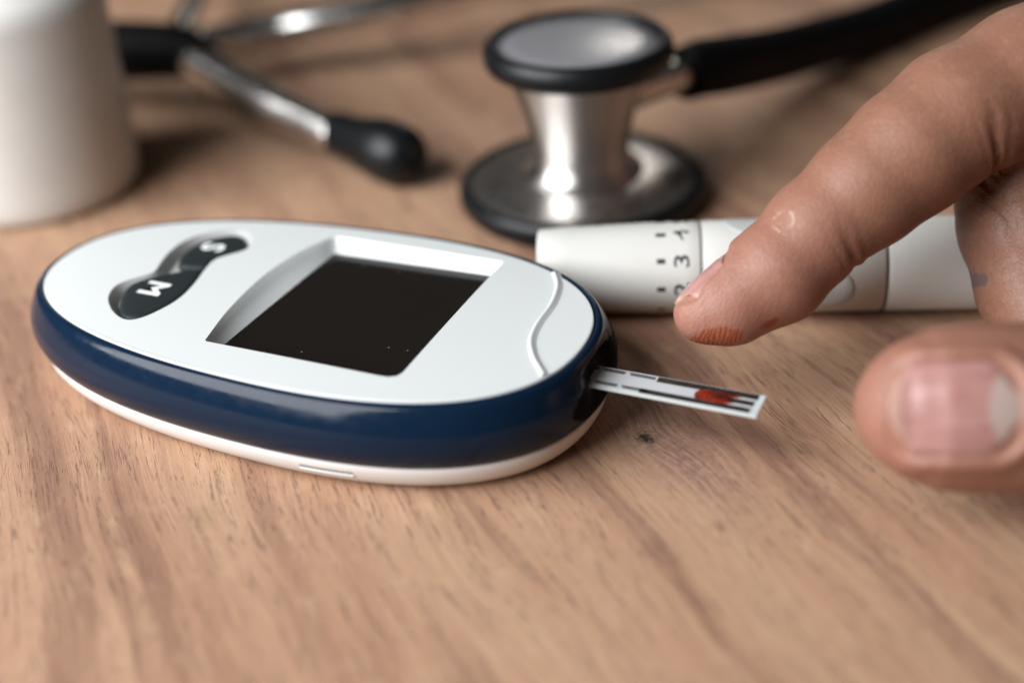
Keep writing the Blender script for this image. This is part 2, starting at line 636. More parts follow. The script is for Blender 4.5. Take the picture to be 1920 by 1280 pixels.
# rolled edge of the top shell, down to the joint with the blue band
rings = [at(offset_poly(RIM, o), z) for o, z in ((-0.55, 14.951), (-0.38, 14.93), (-0.24, 14.82), (-0.18, 14.6), (-0.18, 14.0))]
V, F = loft(rings)
mpart('top_edge', V, F, 'white_shell')
# bezel round the screen: softly broken upper edge, sloped wall
zo = ztop(OPEN)
rings = [np.c_[OPEN, zo], np.c_[OPEN * 0.93 + LOWR * 0.07, zo - 0.14]]
for k in (0.3, 0.6, 1.0):
    rings.append(np.c_[OPEN * (1 - k) + LOWR * k, zo * (1 - k) + 12.9 * k - (0.25 * math.sin(k * math.pi))])
V, F = loft(rings)
mpart('screen_bezel', V, F, 'white_shell')
V, F = prism(offset_poly(resample(LOWR, 88), 0.25), 12.5, 12.96)
mpart('screen', V, F, 'screen_glass', smooth=False)
# button well
zr = ztop(RECESS)
rings = [np.c_[RECESS, zr], np.c_[offset_poly(RECESS, -0.12), zr - 0.12], np.c_[offset_poly(RECESS, -0.65), np.full(len(RECESS), 14.5)], np.c_[offset_poly(RECESS, -1.35), np.full(len(RECESS), 13.6)]]
V, F = loft(rings, cap1=True)
mpart('button_well', V, F, 'recess_shaded_shell', auto=50)

M_OUT = resample(chaikin([(-25.4, -13.4), (-27.5, -10.3), (-28.7, -8.0), (-29.6, -5.0), (-28.0, -2.2), (-25.6, 0.0), (-24.4, 1.2), (-22.6, 2.3), (-21.2, 2.9), (-20.5, 2.0), (-19.4, -2.3), (-18.9, -7.5), (-20.0, -11.5), (-21.3, -13.6), (-23.4, -14.4)], 2), 64)
S_OUT = resample(chaikin([(-25.9, 2.7), (-27.3, 5.5), (-27.9, 9.0), (-26.9, 12.8), (-23.2, 15.9), (-20.9, 15.3), (-18.9, 12.9), (-17.5, 10.9), (-17.5, 9.6), (-19.4, 8.0), (-21.2, 6.1), (-20.8, 4.1), (-22.8, 3.3)], 2), 64)


def button(name, P, zt, letter, pos, size, label):
    rings = [at(P, 12.71), at(P, zt - 0.6), at(offset_poly(P, -0.15), zt - 0.25), at(offset_poly(P, -0.45), zt - 0.06), at(offset_poly(P, -0.9), zt)]
    cen = P.mean(0)
    for k in (0.6, 0.3, 0.08):
        rings.append(at(offset_poly(P, -0.9) * k + cen * (1 - k), zt + 0.10 * (1 - k)))
    V, F = loft(rings, True, True, True)
    b = mpart(name, V, F, 'button_rubber')
    b['label'] = label
    T, TF = text_shape(letter, size, 0.06, size * 0.025)
    h = T[:, 1].max() - T[:, 1].min()
    T[:, 0] *= 1.0
    # letter top points along +u, letter right along -v
    W = np.c_[pos[0] + T[:, 1], pos[1] - T[:, 0], zt + 0.115 + T[:, 2]]
    mpart('letter_' + letter.lower(), W, TF, 'letter_white', b, smooth=False)
    return b


button('button', S_OUT, 14.75, 'S', (-23.7, 10.1), 5.6, 'dark rubber button marked S')
button('button', M_OUT, 14.95, 'M', (-24.4, -5.3), 5.6, 'dark rubber button marked M')

# blue band and white base


def scoop(P, z):
    """the end of the meter is hollowed where the strip goes in"""
    e = np.exp(-((P[:, 1] - 1.5) / 5.5) ** 4) * (P[:, 0] > 35)
    return 2.3 * e * min(1, max(0, (z - 8.0) / 1.4)) * min(1, max(0, (13.6 - z) / 1.2))


def band_ring(o, z):
    P = offset_poly(RIM, o)
    n = P - offset_poly(RIM, o - 1.0)
    return at(P - n * scoop(P, z)[:, None], z)


rings = [band_ring(o, z) for o, z in ((-0.05, 14.0), (-0.05, 14.70), (0.05, 14.84), (0.35, 14.88), (0.85, 14.62), (1.28, 14.1), (1.72, 13.3), (2.18, 12.3), (2.62, 11.3), (2.92, 10.2), (2.98, 9.6), (3.02, 9.0), (3.0, 8.4), (2.92, 7.7), (2.55, 6.4), (2.02, 5.4), (1.85, 5.22), (1.4, 5.14))]
V, F = loft(rings)
mpart('side_band', V, F, 'navy_gloss')
rings = [at(offset_poly(RIM, o), z) for o, z in ((1.3, 5.08), (1.68, 5.06), (1.80, 4.9), (1.72, 4.1), (1.45, 3.1), (0.95, 2.1), (0.2, 1.2), (-0.9, 0.5), (-2.4, 0.12), (-4.0, 0.0))]
V, F = loft(rings, cap1=True)
base = mpart('base_shell', V, F, 'base_white')


def band_patch(u_sel, prof, n=40, taper=True):
    """patch over the rim between two arc indices, swept over a profile"""
    idx = np.linspace(u_sel[0], u_sel[1], n)
    per = len(RIM)
    rings = []
    for k, (o, z) in enumerate(prof):
        Q = offset_poly(RIM, o)
        Q2 = np.vstack([Q, Q])
        i0 = np.floor(idx).astype(int); f = (idx - i0)[:, None]
        P = Q2[i0 % per] * (1 - f) + Q2[(i0 + 1) % per] * f
        rings.append(at(P, z))
    return rings


def rim_index(u, v):
    return int(np.argmin(((RIM - np.array([u, v])) ** 2).sum(1)))


# grip slot in the base
i0, i1 = rim_index(12.8, -26), rim_index(20.8, -25)
prof = [(1.30, 3.75), (1.64, 3.70), (1.56, 3.28), (1.2, 3.1)]
rings = band_patch((i0, i1), prof, 16)
V, F = loft(rings, closed=False)
mpart('grip_slot', V, F, 'slot_grey', base)
prof = [(1.2, 3.26), (1.62, 3.22), (1.50, 2.75), (0.9, 2.6)]
V, F = loft(band_patch((i0, i1), prof, 16), closed=False)
mpart('slot_lip', V, F, 'base_white', base)

# black strip port at the right-hand end
ia, ib = rim_index(42.2, 12.5), rim_index(45, -8.5)
if ia < 100:
    ia += 200
prof_u = np.linspace(0, 1, 13)
prof = []
rings = []
span = np.linspace(ib, ia, 44)
Q0 = RIM
for zf in np.linspace(0, 1, 15):
    ringpts = []
    for q, e in zip(span, np.linspace(-1, 1, 44)):
        bulge = 0.12 * max(0.0, 1 - abs(e) ** 4) * math.sin(math.pi * zf) ** 0.5
        z = 8.9 + (zf - 0.5) * 6.8 * max(0.02, 1 - abs(e) ** 3) ** 0.6
        basep = np.interp(z, [5.0, 5.25, 6.3, 7.8, 9.4, 11.0, 12.4, 13.5], [1.85, 1.95, 2.5, 2.94, 3.0, 2.72, 2.05, 1.25])
        off = basep + 0.04 + bulge
        Q = offset_poly(RIM, off)
        i = int(math.floor(q)); f = q - i
        Qi = offset_poly(RIM, off - 1.0)
        p = Q[i % 200] * (1 - f) + Q[(i + 1) % 200] * f
        pi_ = Qi[i % 200] * (1 - f) + Qi[(i + 1) % 200] * f
        p = p - (p - pi_) * scoop(p[None], z)[0]
        ringpts.append((p[0], p[1], z))
    rings.append(np.array(ringpts))
V, F = loft(rings, closed=False)
mpart('strip_port', V, F, 'port_black')

# raised seam of the strip cover across the top
seam = spline([(31.6, 21.2), (33.6, 19.2), (35.2, 16.8), (36.4, 14.0), (37.4, 9.2), (37.7, 3.1), (38.6, -1.4), (40.6, -5.2), (43.2, -8.4), (44.0, -9.4)], 70)
seam = seam[inside(offset_poly(RIM, -0.4), seam)]
T = np.gradient(seam, axis=0); T /= np.linalg.norm(T, axis=1)[:, None]
N = np.c_[T[:, 1], -T[:, 0]]
zz = ztop(seam)
rings = []
for o, dz in ((-0.50, -0.05), (-0.36, 0.08), (-0.16, 0.34), (0.06, 0.40), (0.30, 0.26), (0.60, 0.08), (1.0, -0.05)):
    rings.append(np.c_[seam - N * o, zz + dz])
V, F = loft(rings, closed=False)
mpart('cover_seam', V, F, 'white_shell')

# ------------------------------------------------------------------ test strip
SU0, SU1, SV, SZ, SW = 38.0, 72.1, 0.45, 10.0, 5.25
sc = m2w([(55, SV, 0)])[0]
strip = empty('test_strip', 'narrow white test strip with dark lines and red blood, sticking out of the meter', 'test strip', (sc[0], sc[1], SZ))


def spart(name, V, F, mat, parent=None, **kw):
    return child(name, m2w(V), F, mat, parent or strip, **kw)


V, F = box((SU0 + SU1) / 2, SV, SZ - 0.22, SU1 - SU0, SW, 0.44)
spart('carrier', V, F, 'strip_edge', smooth=False)
V, F = box((SU0 + SU1 - 1.1) / 2, SV + 0.05, SZ + 0.03, SU1 - 1.1 - SU0, SW - 0.34, 0.06)
spart('foil', V, F, 'strip_white', smooth=False)
# three dark conductors at the tip, the outer two running back to the meter
zc = SZ + 0.075
for v, u0, u1, w in ((1.75, 56.5, 71.2, 1.3), (-0.02, 64.5, 71.0, 1.12), (-1.78, 55.0, 70.9, 1.15)):
    V, F = box((u0 + u1) / 2, SV + v, zc, u1 - u0, w, 0.03)
    spart('conductor', V, F, 'conductor_ink', smooth=False)
for v in (1.78, -1.68):
    for u0, u1 in ((44.5, 47.6), (48.2, 51.6), (52.2, 56.2)):
        for dv, du in ((0.26, 0.0), (-0.14, 0.25)):
            V, F = box((u0 + u1) / 2 + du / 2, SV + v + dv, zc, u1 - u0 - du, 0.30, 0.03)
            spart('contact', V, F, 'contact_ink', smooth=False)
blood = chaikin([(63.0, 1.15), (62.6, 0.6), (62.55, -0.1), (62.9, -0.7), (64.5, -0.82), (66.2, -0.8), (67.4, -0.62), (68.4, -0.3), (68.2, -0.05), (66.6, 0.0), (66.9, 0.65), (68.4, 0.85), (69.0, 1.15), (68.7, 1.4), (66.5, 1.42), (64.2, 1.42)], 2) * (1, 1.25) + np.array([0, SV - 0.35])
V, F = prism(blood, SZ + 0.062, SZ + 0.135, 0.03)
spart('blood', V, F, 'blood')
dried = chaikin([(65.2, 1.5), (64.9, 1.0), (65.1, 0.2), (64.6, -0.1), (65.0, -0.35), (67.2, -0.05), (68.3, 0.1), (67.6, 0.5), (67.0, 0.72), (66.4, 0.9), (67.6, 1.15), (67.8, 1.5)], 2) * (1, 1.2) + np.array([0, SV - 0.15])
V, F = prism(dried, SZ + 0.09, SZ + 0.15, 0.02)
spart('blood_clot', V, F, 'blood_dried')

# ------------------------------------------------------------------ lancing pen
PA = np.array([5.3, 9.8, 7.75])
PD = np.array([68.4, -6.9, 0.0]); PD /= np.linalg.norm(PD)
pen = empty('lancing_pen', 'off-white lancing pen with numbered depth dial lying behind the finger', 'lancing pen', PA * (1, 1, 0))
d_, s_, u_ = frame_of(PD)


def pen_pt(ax, ang, r):
    """ang measured from straight up towards the camera side"""
    near = np.array([PD[1], -PD[0], 0.0])
    if near[1] > 0:
        near = -near
    return PA + PD * ax + (np.array([0, 0, 1.0]) * math.cos(ang) + near * math.sin(ang)) * r


def pen_lathe(prof):
    return lathe(prof, PA, PD, 72)


CAPR = [(6.35, 0.0), (6.6, 0.18), (6.75, 0.5), (7.0, 5), (7.3, 12), (7.5, 18), (7.6, 24), (7.62, 26.2), (7.5, 26.5)]
V, F = pen_lathe([(5.2, 1.2), (5.6, 0.1)] + CAPR + [(6.9, 26.5)])
child('dial_cap', V, F, 'pen_white', pen, auto=40)
V, F = pen_lathe([(7.2, 26.3), (7.2, 27.1)])
child('joint_ring', V, F, 'pen_groove', pen)
V, F = pen_lathe([(7.0, 26.9), (7.55, 26.9), (7.65, 27.2), (7.7, 31), (7.7, 55.6), (7.5, 55.9), (7.0, 55.9)])
child('barrel', V, F, 'pen_white', pen, auto=40)
V, F = pen_lathe([(7.25, 55.7), (7.25, 56.6)])
child('joint_ring', V, F, 'pen_groove', pen)
V, F = pen_lathe([(7.0, 56.4), (7.55, 56.4), (7.7, 56.8), (7.7, 98), (7.4, 101), (6.4, 103.2), (4.0, 104.4), (1.0, 104.6)])
child('rear_barrel', V, F, 'pen_white', pen, auto=40)
cap = [o for o in pen.children if o.name.startswith('dial_cap')][0]


def cap_r(ax):
    return float(np.interp(ax, [z for r, z in CAPR], [r for r, z in CAPR]))


for ang, L, num in ((-0.33, 1.55, None), (0.31, 1.6, '4'), (0.95, 1.35, '3'), (1.57, 1.35, '2'), (2.2, 1.3, '1')):
    # tick: small raised bar lying along the barrel
    V = []
    w = 0.052 if num else 0.06
    for a in (20.2 - L / 2, 20.2 + L / 2):
        for g in (-w, w):
            for h in (-0.05, 0.035):
                V.append(pen_pt(a, ang + g, cap_r(a) + h))
    child('dial_tick', V, [(0, 1, 3, 2), (4, 6, 7, 5), (0, 4, 5, 1), (2, 3, 7, 6), (0, 2, 6, 4), (1, 5, 7, 3)], 'ink_black', cap, smooth=False)
    if num or True:
        T, TF = text_shape(num or '5', 4.1, 0.05, 0.03)
        T[:, 1] *= 0.85
        T[:, 0] *= 1.25
        # top of the figure points to the cap end, figure right runs away from the camera
        W = [pen_pt(23.5 - y, ang - x / 7.6, cap_r(23.5 - y) + 0.02 + z) for x, y, z in T]
        child('dial_figure', W, TF, 'ink_black', cap, smooth=False)


def wrap_patch(ax, ang, ra, rg, h, n=36, square=2.0):
    """oval pad on the barrel: half length ra (mm), half width rg (mm)"""
    rings = []
    for k, hh in ((1.0, -0.15), (0.99, h * 0.6), (0.94, h), (0.7, h + 0.02), (0.35, h + 0.03), (0.02, h + 0.03)):
        r_ = []
        for q in np.linspace(0, 2 * math.pi, n, endpoint=False):
            cx = math.copysign(abs(math.cos(q)) ** (2 / square), math.cos(q)) * ra * k
            cy = math.copysign(abs(math.sin(q)) ** (2 / square), math.sin(q)) * rg * k
            r_.append(pen_pt(ax + cx, ang + cy / 7.7, 7.7 + hh))
        rings.append(np.array(r_))
    return loft(rings, True, False, True)


V, F = wrap_patch(45.5, 1.62, 5.4, 4.4, 0.25)
child('side_button', V, F, 'pen_grey', pen)
V, F = wrap_patch(37.5, -0.15, 7.0, 4.6, 0.12)
child('release_button', V, F, 'pen_grey', pen)

# ------------------------------------------------------------------ stethoscope
ST = np.array([15.7, 53.2, 0.0])
steth = empty('stethoscope', 'blurred black and steel stethoscope standing on its diaphragm behind the meter', 'stethoscope', ST)


def spin(prof):
    return lathe(prof, ST, (0, 0, 1), 96)


prof = [(22.0, 1.6), (22.4, 3.6), (21.5, 4.4), (18, 5.4), (14.8, 5.9), (12.0, 6.5), (10.2, 7.6), (9.3, 9.2), (9.2, 11.2), (9.8, 14.6), (10.9, 19), (12.3, 23), (13.6, 26), (15.0, 28.2), (14.4, 31.4)]
V, F = spin([(22.0, 1.6), (22.4, 3.6), (21.5, 4.4), (18, 5.3), (14.8, 5.85), (11.0, 6.3)])
child('base_plate', V, F, 'dark_steel', steth)
prof = prof[5:]
V, F = spin(prof)
chest = child('chest_piece', V, F, 'turned_steel', steth)


def torus_ring(R, z, rx, rz, n=20):
    t = np.linspace(0, 2 * math.pi, n + 1)
    return [(R + rx * math.cos(a), z + rz * math.sin(a)) for a in t]


V, F = lathe(torus_ring(22.6, 2.5, 1.6, 2.4), ST, (0, 0, 1), 96, False, False)
child('lower_ring', V, F, 'rubber_black', steth)
V, F = lathe(torus_ring(16.1, 30.0, 1.75, 2.5), ST, (0, 0, 1), 96, False, False)
child('upper_ring', V, F, 'rubber_black', steth)
V, F = lathe([(15.3, 31.0), (14.8, 31.5), (11, 31.8), (7, 32.0), (3, 32.1), (0.3, 32.12)], ST, (0, 0, 1), 96, True, True)
child('upper_diaphragm', V, F, 'diaphragm_grey', steth)
V, F = lathe([(21.5, 0.5), (21.5, 1.8)], ST, (0, 0, 1), 64)
child('lower_diaphragm', V, F, 'diaphragm_grey', steth)
V, F = tube([(22.5, 58.0, 18.2), (30, 63.2, 18.4), (38, 69, 18.2), (44, 73.6, 17.4)], [3.6, 3.5, 3.3, 3.2], 24)
child('stem', V, F, 'steel', steth)
V, F = tube([(37.6, 68.6, 18.2), (42, 72.4, 17.8), (47, 77.5, 16.2), (61, 94, 11.5), (76, 110, 8.2), (90, 122.5, 6.6), (117, 144, 6.2), (172, 178, 6.2), (240, 205, 6.2)], [5.4, 5.9, 6.0, 6.0, 6.0, 6.0, 6.0, 6.0, 6.0], 70)
child('tubing', V, F, 'tube_black', steth)
# headset: the black yoke by the bottle, two steel ear tubes
V, F = tube([(-62.5, 104.5, 14.0), (-70.3, 111.3, 15.0), (-81.8, 114.6, 15.0), (-94.6, 117.0, 15.0), (-115.1, 123.8, 14.0)], [3.9, 6.2, 6.8, 6.8, 6.0], 36)
child('yoke', V, F, 'tube_black', steth)
V, F = tube([(-69.7, 111.1, 15.0), (-65.5, 106.1, 14.0), (-59.5, 99.7, 12.0), (-49.4, 90.0, 9.5), (-42.1, 84.2, 8.0), (-33.5, 76.6, 6.6)], [3.6, 4.2, 4.5, 4.4, 4.1, 3.7], 48)
child('ear_tube', V, F, 'steel', steth)
V, F = tube([(-73, 115.0, 15.0), (-69.0, 124.0, 12.2), (-62, 131.0, 10.6), (-52, 134.4, 11.0), (-40, 134.5, 12.5), (-21.9, 137, 14.0), (-2, 146, 15.0), (25, 158, 13), (55, 176, 9), (80, 196, 6)], [3.6, 4.0, 4.4, 4.4, 4.4, 4.3, 4.2, 4.0, 3.9, 3.6], 70)
child('ear_tube', V, F, 'steel', steth)
e0 = np.array([-35.2, 79.6, 6.6]); e1 = np.array([-19.0, 63.8, 6.4])
ed = (e1 - e0)
EL = float(np.linalg.norm(ed))
V, F = lathe([(2.6, -0.4), (3.9, 0.0), (4.5, 1.2), (4.7, 4.0), (4.8, 7.0), (5.2, 10.0), (6.0, 13.5), (6.4, 17.0), (6.45, 19.5), (6.0, 22.2), (4.8, 24.6), (3.0, 25.9), (1.6, 26.2), (1.2, 25.7)], e0, ed, 48)
child('ear_tip', V, F, 'rubber_black', steth)
f0 = np.array([72.0, 189.5, 7.2])
V, F = lathe([(2.6, -0.4), (3.9, 0.0), (4.5, 1.2), (4.7, 4.0), (4.8, 7.0), (5.2, 10.0), (6.0, 13.5), (6.4, 17.0), (6.45, 19.5), (6.0, 22.2), (4.8, 24.6), (3.0, 25.9), (1.6, 26.2), (1.2, 25.7)], f0, (0.78, 0.62, -0.02), 48)
child('ear_tip', V, F, 'rubber_black', steth)
V, F = tube([(-73.0, 116, 15.0), (-73.2, 130, 15.0), (-73.8, 155, 14.0), (-78, 190, 12), (-84, 230, 9.4)], [3.2, 3.2, 3.2, 3.2, 3.2], 30)
child('yoke_spring', V, F, 'steel', steth)

# ------------------------------------------------------------------ bottle
BT = np.array([-97.0, 75.5, 0])
bottle = empty('pill_bottle', 'plain white plastic bottle at the left edge, out of focus', 'bottle', BT)
V, F = lathe([(17.5, 0.35), (19.2, 0.0), (20.3, 0.5), (21.0, 1.6), (21.3, 3.2), (21.4, 6), (21.4, 38), (21.2, 40), (20.5, 41.8), (19.0, 43.4), (16.5, 45.0), (14.5, 46.0), (14.0, 48.5)], BT, (0, 0, 1), 96)
child('body', V, F, 'bottle_plastic', bottle)
V, F = lathe([(15.2, 47.0), (15.8, 47.4), (15.8, 58.5), (15.2, 59.4), (13, 59.7), (0.5, 59.7)], BT, (0, 0, 1), 96)
child('cap', V, F, 'bottle_plastic', bottle, auto=40)

# ------------------------------------------------------------------ the hand: one surface grown from smoothly joined limbs
def nrm(v):
    v = np.asarray(v, float)
    return v / np.linalg.norm(v)


def cone(P, a, b, ra, rb):
    a = np.asarray(a, np.float32); b = np.asarray(b, np.float32)
    ba = b - a
    pa = P - a
    h = np.clip((pa @ ba) / (ba @ ba), 0, 1)
    return np.linalg.norm(pa - h[:, None] * ba, axis=1) - (ra + (rb - ra) * h)


def smin(a, b, k):
    h = np.clip(0.5 + 0.5 * (b - a) / k, 0, 1)
    return b + (a - b) * h - k * h * (1 - h)


def chain(P, nodes, k=2.0):
    d = None
    for (x0, y0, z0, r0), (x1, y1, z1, r1) in zip(nodes[:-1], nodes[1:]):
        e = cone(P, (x0, y0, z0), (x1, y1, z1), r0, r1)
        d = e if d is None else smin(d, e, k)
    return d


INDEX = [(28.0, -22.8, 16.3, 4.4), (32.2, -22.3, 17.4, 5.5), (39.0, -20.2, 20.8, 7.0), (45.0, -17.2, 25.5, 7.35), (52.7, -14.3, 30.4, 8.3), (59.2, -11.8, 34.4, 9.1), (66.4, -8.6, 38.2, 9.6), (78.3, -4.2, 41.2, 10.6), (103.3, 5.5, 44.7, 12.4)]
MIDDLE = [(108, 26, 41, 12.0), (79.5, -2.6, 25.2, 9.6), (78.8, -8.4, 19.8, 9.3), (79.0, -16.4, 13.3, 8.5), (79.2, -22.0, 10.2, 7.6)]
RING = [(114, 44, 37, 11.5), (95, 24, 20, 9.2), (94, 16, 14, 9.0), (97, 6, 9.5, 8.0), (100, 0, 8.5, 7.2)]
LITTLE = [(121, 58, 31, 10.5), (107, 44, 17, 8.2), (107, 37, 12, 7.8), (110, 28, 8.5, 7.0), (112, 23, 8.0, 6.4)]
THUMB = [(50.3, -53.0, 18.1, 7.0), (52.2, -53.1, 18.0, 8.8), (55.3, -53.2, 17.8, 9.6), (60.7, -53.3, 17.6, 9.9), (66.7, -53.5, 17.2, 10.0), (76.0, -51.0, 17.0, 9.9), (100.0, -36.0, 22.0, 12.0), (140, 0, 30, 15.5)]
IA = nrm((0.84, 0.31, 0.445))            # along the end of the index, from tip to joint
IN_ = np.array([-0.50, 0.64, 0.60]); IN_ = nrm(IN_ - IA * (IN_ @ IA))
IB = np.cross(IA, IN_)
if IB[1] > 0:
    IB = -IB
TA = nrm((1.0, -0.03, -0.05))
TN = np.array([-0.10, -0.82, 0.55]); TN = nrm(TN - TA * (TN @ TA))
TB = np.cross(TA, TN)
ITIP = np.array(INDEX[0][:3]); TTIP = np.array([52.4, -53.1, 18.0])
# nail outlines: centre along the finger, half length, half width
INAIL = dict(fold=0.18, o=ITIP, A=IA, B=IB, N=IN_, a0=-2.5, a1=8.6, w=4.3)
TNAIL = dict(fold=0.75, o=TTIP, A=TA, B=TB, N=TN, a0=-7.2, a1=7.9, w=5.9)

CREASES = [  # point, normal, width, depth, side (palm side of the finger), spread
    ((48.6, -18.3, 22.6), nrm((0.86, 0.24, 0.42)), 0.55, 0.62, -IN_, 0.9, 12),
    ((47.0, -18.6, 21.9), nrm((0.80, 0.24, 0.46)), 0.40, 0.16, -IN_, 0.9, 12),
    ((50.6, -18.0, 23.4), nrm((0.88, 0.20, 0.40)), 0.40, 0.18, -IN_, 0.9, 12),
    ((70.0, -12.0, 34.5), nrm((0.92, 0.10, 0.28)), 0.75, 0.95, -IN_, 0.9, 15),
    ((71.8, -12.0, 34.5), nrm((0.95, 0.10, 0.20)), 0.50, 0.25, -IN_, 0.9, 15),
    ((68.2, -12.0, 34.5), nrm((0.90, 0.10, 0.33)), 0.45, 0.15, -IN_, 0.9, 15),
    ((67.8, -53.0, 17.5), nrm((1, 0.1, 0.0)), 0.6, 0.6, TN, 0.5, 14),
    ((70.4, -53.0, 17.5), nrm((1, 0.2, 0.1)), 0.6, 0.6, TN, 0.5, 14),
    ((79.6, -14.5, 14.4), nrm((0.15, -0.75, -0.55)), 0.4, 0.30, (-0.8, -0.4, 0.4), 0.3, 11),
    ((79.4, -16.2, 13.2), nrm((0.15, -0.75, -0.55)), 0.4, 0.35, (-0.8, -0.4, 0.4), 0.3, 11),
    ((79.3, -18.0, 12.0), nrm((0.10, -0.75, -0.60)), 0.4, 0.30, (-0.8, -0.4, 0.4), 0.3, 11),
    ((80.3, -7.0, 20.6), nrm((0.15, -0.70, -0.60)), 0.45, 0.35, (-0.8, -0.4, 0.4), 0.3, 12),
    ((80.5, -5.0, 22.4), nrm((0.15, -0.70, -0.60)), 0.45, 0.35, (-0.8, -0.4, 0.4), 0.3, 12),
]


def nail_local(P, nl):
    q = P - nl['o']
    return q @ nl['A'], q @ nl['B'], q @ nl['N']


def nail_border(P, nl):
    """signed distance-like value to the nail outline (negative inside), and how far on the nail side"""
    a, b, n = nail_local(P, nl)
    ca = (nl['a0'] + nl['a1']) / 2; ha = (nl['a1'] - nl['a0']) / 2
    r = 3.4
    qx = abs(a - ca) - (ha - r); qy = abs(b) - (nl['w'] - r)
    d = np.sqrt(np.maximum(qx, 0) ** 2 + np.maximum(qy, 0) ** 2) + np.minimum(np.maximum(qx, qy), 0) - r
    return d, a, n


def hand_core(P):
    P = np.asarray(P, np.float32)
    idx = chain(P, INDEX, 2.2)
    # fleshy pad below the index tip
    pad = cone(P, ITIP + IA * 3.2 - IN_ * 1.2, ITIP + IA * 10.5 - IN_ * 1.5, 4.7, 6.4)
    idx = smin(idx, pad, 2.5)
    # thumb: broader than deep
    c0 = np.array(THUMB[2][:3], np.float32)
    dn = (P - c0) @ TN
    w = np.clip((80.0 - P[:, 0]) / 24.0, 0, 1)
    Pt = P + (dn * w * 0.10)[:, None] * TN.astype(np.float32)
    th = chain(Pt, THUMB, 3.0)
    tpad = cone(P, np.array([52.8, -51.4, 16.9]), np.array([61.1, -50.4, 16.2]), 6.6, 7.4)
    th = smin(th, tpad, 3.0)
    md = chain(P, MIDDLE, 2.5)
    rg = chain(P, RING, 2.5)
    lt = chain(P, LITTLE, 2.5)
    # palm, wrist, forearm
    W = np.array([178, 34, 43.0])
    palm = None
    for n, wo, rw in ((INDEX[-1], (0, -12, 2), 14), (MIDDLE[0], (0, -4, 3), 15), (RING[0], (0, 5, 2), 14), (LITTLE[0], (0, 12, 0), 12.5)):
        e = cone(P, n[:3], W + wo, n[3] + 0.4, rw)
        palm = e if palm is None else smin(palm, e, 7)
    palm = smin(palm, cone(P, (140, 0, 29), (172, 26, 40), 15.5, 15), 8)
    palm = smin(palm, cone(P, (116, 18, 33), (150, 24, 34), 12, 15), 8)
    fore = smin(cone(P, (172, 26, 42), (330, 96, 62), 17, 26), cone(P, (176, 42, 42), (330, 118, 62), 16, 25), 8)
    palm = smin(palm, fore, 8)
    d = smin(palm, idx, 5)
    d = smin(d, md, 1.2)
    d = smin(d, rg, 1.2)
    d = smin(d, lt, 1.2)
    d = smin(d, th, 3.0)
    # web between thumb and index
    d = smin(d, cone(P, (112, -14, 24), (128, -2, 32), 7, 10), 9)
    return d


def hand_sdf(P):
    P = np.asarray(P, np.float32)
    d = hand_core(P)
    near = P[:, 0] < 115
    Q = P[near]
    e = np.zeros(len(Q), np.float32)
    for p, n, w, dep, side, lim, reach in CREASES:
        q = Q - np.asarray(p, np.float32)
        s = q @ np.asarray(n, np.float32)
        r = np.linalg.norm(q, axis=1)
        wig = 0.35 * np.sin(q @ np.array([0.9, 1.1, 0.7], np.float32))
        msk = np.clip(1.15 - r / reach, 0, 1)
        sd = np.asarray(side, np.float32)
        lat = (q @ sd) / max(reach * 0.5, 1)
        msk = msk * np.clip(0.65 + lat, 0, 1)
        e += dep * np.exp(-((s + wig) / w) ** 2) * msk
    for nl in (INAIL, TNAIL):
        bd_, a, n = nail_border(Q, nl)
        on = (n > 0.5) & (a < nl['a1'] + 4) & (a > nl['a0'] - 3)
        fold = -nl['fold'] * np.exp(-((bd_ - 1.0) / 0.95) ** 2) * np.clip((a - nl['a0'] - 1.0) / 3, 0, 1)
        bed = 0.30 * np.clip(-bd_ / 0.5 + 0.8, 0, 1)
        e += np.where(on, fold + bed, 0)
    d = d.copy()
    d[near] += e
    return d


